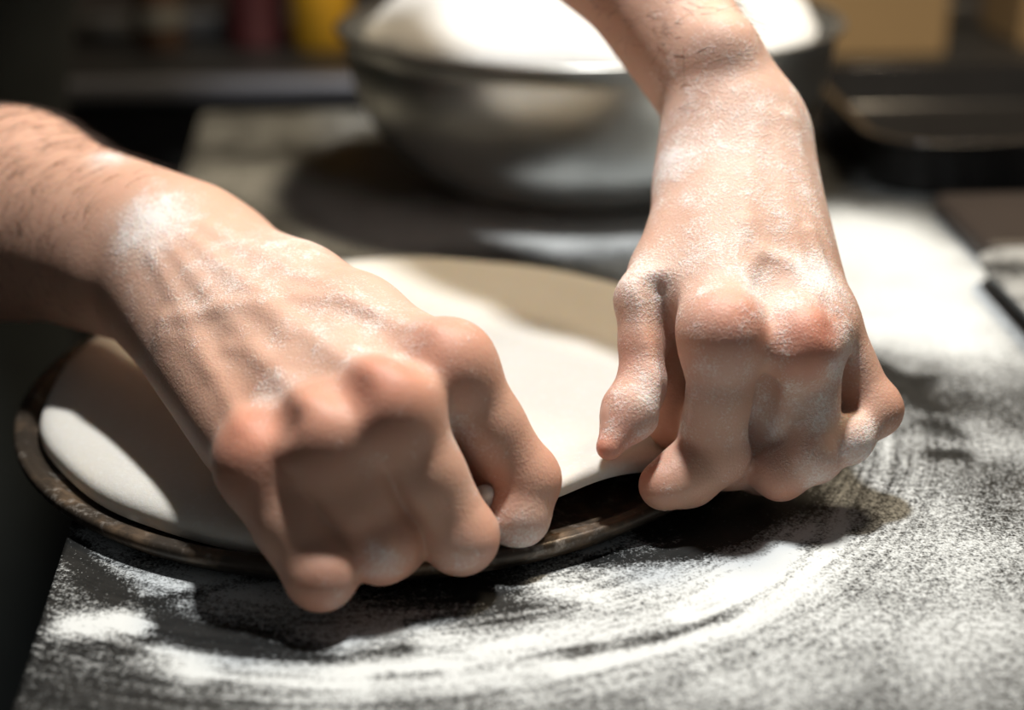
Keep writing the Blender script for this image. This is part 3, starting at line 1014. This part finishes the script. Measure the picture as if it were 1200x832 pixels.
# ------------------------------------------------------------------ things behind
def build_bowl():
    c = (.0465, .288, TABLE_Z)
    t = NT('brushed_steel')
    p = t.pos()
    n = t.noise(p, 40, 4, .6)
    mat = t.set(Base_Color=t.mix(n, (.50, .51, .49), (.62, .62, .60)), Metallic=1.0,
                Roughness=t.math('ADD', t.math('MULTIPLY', n, .18), .24))
    R, H = .1385, .090
    prof = [(0, .0012), (.060, .0012), (.066, .0004)]
    for k in range(1, 13):
        s = k / 12
        prof.append((.066 + (R - .066) * math.sin(s * math.pi / 2) ** .86, .001 + (H - .001) * (1 - math.cos(s * math.pi / 2)) ** .88))
    prof += [(R + .004, H + .0005), (R + .005, H + .002), (R + .004, H + .0032), (R + .001, H + .003)]
    for k in range(12, 0, -1):
        s = k / 12
        prof.append((.066 + (R - .066) * math.sin(s * math.pi / 2) ** .86 - .0016, .003 + (H - .001) * (1 - math.cos(s * math.pi / 2)) ** .88))
    prof += [(.0, .003)]
    o = lathe('mixing_bowl', prof, mat, c, n=128)
    tag(o, 'round stainless steel mixing bowl full of flour behind the hands', 'bowl')
    # the flour it holds
    t = NT('white_flour')
    p = t.pos()
    nz = t.noise(p, 30, 5, .6)
    fm = t.set(Base_Color=t.mix(nz, (.68, .69, .68), (.74, .75, .74)), Roughness=.95, Normal=t.bump(nz, .4, .006))
    pr = [(0, .046), (.03, .044), (.06, .036), (.09, .024), (.11, .014), (.122, .006), (.1285, -.001), (.1275, -.008), (.10, -.04), (0, -.06)]
    w = lambda r, z, a, i: (r, z + (.004 * math.sin(3 * a + r * 60) + .002 * math.sin(7 * a + 1)) * (1 if 0 < i < 6 else 0))
    fo = lathe('flour_heap', pr, fm, (c[0], c[1], c[2] + H), n=96, wob=w)
    tag(fo, 'heap of white flour filling the steel mixing bowl', 'flour', kind='stuff')


def rounded_tray(name, lo, hi, z0, z1, rim, rad, wall, mat, inner=None, floor_t=.003):
    """open rectangular tray with rounded corners and a rim that turns outwards"""
    def outline(off, z):
        pts = []
        x0, y0, x1, y1 = lo[0] - off, lo[1] - off, hi[0] + off, hi[1] + off
        r = max(rad + off, .002)
        for cx, cy, a0 in ((x1 - r, y1 - r, 0), (x0 + r, y1 - r, 90), (x0 + r, y0 + r, 180), (x1 - r, y0 + r, 270)):
            for k in range(9):
                a = math.radians(a0 + 90 * k / 8)
                pts.append((cx + r * math.cos(a), cy + r * math.sin(a), z))
        return pts
    rings = [outline(-.012, z0), outline(-.006, z0), outline(-.003, z0 + .003), outline(0, z1 - .003), outline(rim, z1 - .002),
             outline(rim + .001, z1 - .0005), outline(rim, z1), outline(-wall * .5, z1), outline(-wall, z1 - .001), outline(-wall - .004, z0 + floor_t + .004), outline(-wall - .010, z0 + floor_t)]
    v, f = [], []
    for r in rings:
        v += r
    n = len(rings[0])
    for i in range(len(rings) - 1):
        for k in range(n):
            k2 = (k + 1) % n
            f.append((i * n + k, i * n + k2, (i + 1) * n + k2, (i + 1) * n + k))
    f.append(tuple(range(n))[::-1])
    f.append(tuple(range((len(rings) - 1) * n, len(rings) * n)))
    c = ((lo[0] + hi[0]) / 2, (lo[1] + hi[1]) / 2, z0)
    return mesh_obj(name, v, f, mat, origin=c)


def build_background():
    iron = plain('black_enamel', (.014, .013, .012), .16, .0, 40, .3)
    o = rounded_tray('roasting_tin', (.205, .232), (.56, .45), TABLE_Z, .026, .004, .035, .003, iron)
    tag(o, 'deep black roasting tin with a shiny rim at the back right of the table', 'baking tin')
    wood = plain('dark_brown_board', (.030, .022, .018), .5, 0, 20, .4)
    t = box('chopping_board', (.226, .112, TABLE_Z), (.56, .205, .006), wood, None, .006)
    tag(t, 'dark brown board lying between the black tin and the floured tray', 'board')
    t = NT('floured_tray_steel')
    p = t.pos()
    m_ = t.ramp(t.math('ADD', t.math('MULTIPLY', t.noise(p, 40, 4, .6), .8), t.math('MULTIPLY', t.noise(p, 500, 2, .6), .35)), .42, .62)
    z = t.n('ShaderNodeSeparateXYZ')
    t.l(p, z.inputs[0])
    m_ = t.math('MULTIPLY', m_, t.ramp(z.outputs[2], .010, .0145))
    fm = t.set(Base_Color=t.mix(m_, (.016, .017, .016), (.66, .68, .67)), Roughness=.5, Metallic=.2)
    o = rounded_tray('baking_tray', (.216, -.08), (.50, .100), TABLE_Z, .008, .002, .020, .016, fm)
    tag(o, 'shallow dark baking tray with a flour-dusted rim at the right edge', 'baking tray')

    # counter across the aisle
    steel = plain('counter_steel', (.26, .27, .31), .38, .7, 12, .2)
    dark = plain('counter_dark', (.09, .09, .09), .6, 0, 12, .3)
    cz = -.030
    root = empty('back_counter', (.1, .95, ZF))
    tag(root, 'dark counter with a grey steel front rail behind the table', 'counter')
    box('counter_top', (-1.1, .735, cz - .03), (1.4, 1.18, cz), plain('counter_slate', (.020, .021, .022), .45, .2, 12, .3), root, .004)
    box('front_rail', (-1.1, .715, cz - .022), (1.4, .735, cz), steel, root, .006)
    box('cabinet_body', (-1.08, .78, ZF), (1.38, 1.17, cz - .03), dark, root, .004)
    o = box('trim_1', (-1.1, .935, cz + .0005), (1.4, .955, cz + .022), plain('upstand_steel', (.14, .14, .14), .45, .5, 12, .2), None, .004)
    o['kind'] = 'structure'

    # jar, bottle, boxes on the counter
    yel = plain('mustard_yellow', (.62, .33, .02), .45, 0, 20, .15)
    jar = empty('sauce_jar', (-.178, .865, cz))
    tag(jar, 'yellow sauce jar on the back counter left of the steel bowl', 'jar')
    lathe('jar_body', [(0, 0), (.026, 0), (.029, .003), (.029, .085), (.026, .094), (.020, .100), (.020, .108), (0, .108)], yel, (-.178, .865, cz), jar, 48)
    lathe('lid', [(0, .107), (.0225, .107), (.0225, .122), (.021, .124), (0, .124)], plain('jar_lid', (.05, .02, .015), .4), (-.178, .865, cz), jar, 48)
    red = plain('dark_red_plastic', (.060, .012, .014), .5)
    can = lathe('tin_can', [(0, 0), (.028, 0), (.029, .002), (.0285, .004), (.0285, .094), (.029, .097), (.028, .099), (.026, .098), (.026, .096), (0, .096)], red, (-.245, .885, cz), None, 48)
    tag(can, 'dark red can on the back counter beside the yellow jar', 'can')
    bt = empty('oil_bottle', (-.335, .862, cz))
    tag(bt, 'brown bottle with a pale band, leftmost thing standing on the back counter', 'bottle')
    bg = plain('brown_glass', (.075, .040, .022), .2, 0, 20, .2)
    lathe('bottle_body', [(0, 0), (.020, 0), (.023, .003), (.023, .11), (.019, .135), (.010, .155), (.010, .19), (0, .19)], bg, (-.335, .862, cz), bt, 40)
    lathe('cap', [(0, .189), (.012, .189), (.012, .205), (.011, .207), (0, .207)], plain('bottle_cap', (.02, .02, .02), .4), (-.335, .862, cz), bt, 32)
    lathe('label_band', [(.0234, .025), (.0238, .027), (.0238, .040), (.0234, .042)], plain('bottle_label', (.10, .095, .075), .7), (-.335, .862, cz), bt, 40)
    card = plain('tan_cardboard', (.36, .235, .105), .8, 0, 18, .12)

    def carton(lo, hi, label, rot=0):
        lo, hi = np.array(lo), np.array(hi)
        r = empty('cardboard_box', ((lo[0] + hi[0]) / 2, (lo[1] + hi[1]) / 2, lo[2]))
        tag(r, label, 'box', 'cardboard boxes on the back counter')
        box('carton', lo, hi, card, r, .002)
        m = (lo[0] + hi[0]) / 2
        for a, b in ((lo[0], m - .001), (m + .001, hi[0])):
            box('flap', (a + .001, lo[1] + .001, hi[2] + .0005), (b - .0005, hi[1] - .001, hi[2] + .0035), card, r, .001)
        box('tape', (m - .02, lo[1] + .01, hi[2] + .004), (m + .02, hi[1] - .01, hi[2] + .0045), plain('parcel_tape', (.34, .22, .10), .3), r, 0)
    carton((.205, .765, cz), (.398, .925, cz + .20), 'wide tan cardboard box on the back counter behind the steel bowl')
    carton((.478, .80, cz), (.66, .925, cz + .16), 'tan cardboard box at the far right of the back counter')

    # room
    fl = plain('floor_tile', (.035, .035, .035), .6, 0, 4, .3)
    o = box('floor', (-3, -3, ZF - .05), (3, 3, ZF), fl, None, 0)
    o['kind'] = 'structure'
    w = plain('back_wall_paint', (.040, .030, .025), .8, 0, 3, .25)
    o = box('wall_left', (-2.3, -3, ZF), (-2.2, 1.25, 1.9), w, None, 0)
    o['kind'] = 'structure'
    o = box('wall_back', (-3, 1.25, ZF), (3, 1.35, 1.9), w, None, 0)
    o['kind'] = 'structure'


# ------------------------------------------------------------------ camera, light
def build_camera():
    cam = bpy.data.cameras.new('camera')
    cam.sensor_width = 36
    cam.lens = 1667 / 1200 * 36
    cam.clip_start = .02
    cam.dof.use_dof = True
    cam.dof.focus_distance = CAM['focus']
    cam.dof.aperture_fstop = CAM['fstop']
    o = bpy.data.objects.new('camera', cam)
    C.objects.link(o)
    p, roll, d = math.radians(22.5), math.radians(-1.0), .5134
    f = Vector((0, math.cos(p), -math.sin(p)))
    r0, u0 = Vector((1, 0, 0)), Vector((0, math.sin(p), math.cos(p)))
    r = r0 * math.cos(roll) + u0 * math.sin(roll)
    u = -r0 * math.sin(roll) + u0 * math.cos(roll)
    loc = -f * d + Vector((0, 0, Z0))
    o.matrix_world = Matrix(((r.x, u.x, -f.x, loc.x), (r.y, u.y, -f.y, loc.y), (r.z, u.z, -f.z, loc.z), (0, 0, 0, 1)))
    bpy.context.scene.camera = o


def lamp(name, kind, loc, target, energy, color, **kw):
    l = bpy.data.lights.new(name, kind)
    l.energy = energy
    l.color = color
    for k, v in kw.items():
        setattr(l, k, v)
    o = bpy.data.objects.new(name, l)
    C.objects.link(o)
    loc = Vector((loc[0], loc[1], loc[2] + Z0))
    o.location = loc
    o.rotation_euler = (Vector((target[0], target[1], target[2] + Z0)) - loc).to_track_quat('-Z', 'Y').to_euler()
    return o


def build_light():
    L = LIGHT
    x, y, z = L['lamp']      # a low lamp over the work table
    lamp('work_lamp', 'AREA', (x, y, z), (x, y, 0), L['key'], (1.0, .98, .955), shape='DISK', size=.045)
    lamp('counter_lamp', 'AREA', (.45, .35, 1.2), (.32, .85, .05), L['warm'], (1.0, .80, .55), shape='DISK', size=.3)
    w = bpy.data.worlds.new('room_air')
    bpy.context.scene.world = w
    w.use_nodes = True
    bg = w.node_tree.nodes['Background']
    bg.inputs['Color'].default_value = (.95, .98, 1.0, 1)
    bg.inputs['Strength'].default_value = L['amb']


build_camera()
build_light()
build_table()
build_pan()
build_dough()
build_bowl()
build_background()
LAY[0] = 1.0            # the person is laid out in metres
person, hand_a, hand_b, elR, elL = build_person()
build_clothes(person, elR, elL)
build_arm_hair(person, hand_a, hand_b)
sc = bpy.context.scene
sc.view_settings.view_transform = 'Standard'
sc.view_settings.look = 'None'
sc.view_settings.gamma = 1.0
sc.view_settings.exposure = LIGHT['exp']
sc.view_settings.use_curve_mapping = False
sc.cycles.use_denoising = True
sc.cycles.max_bounces = 6
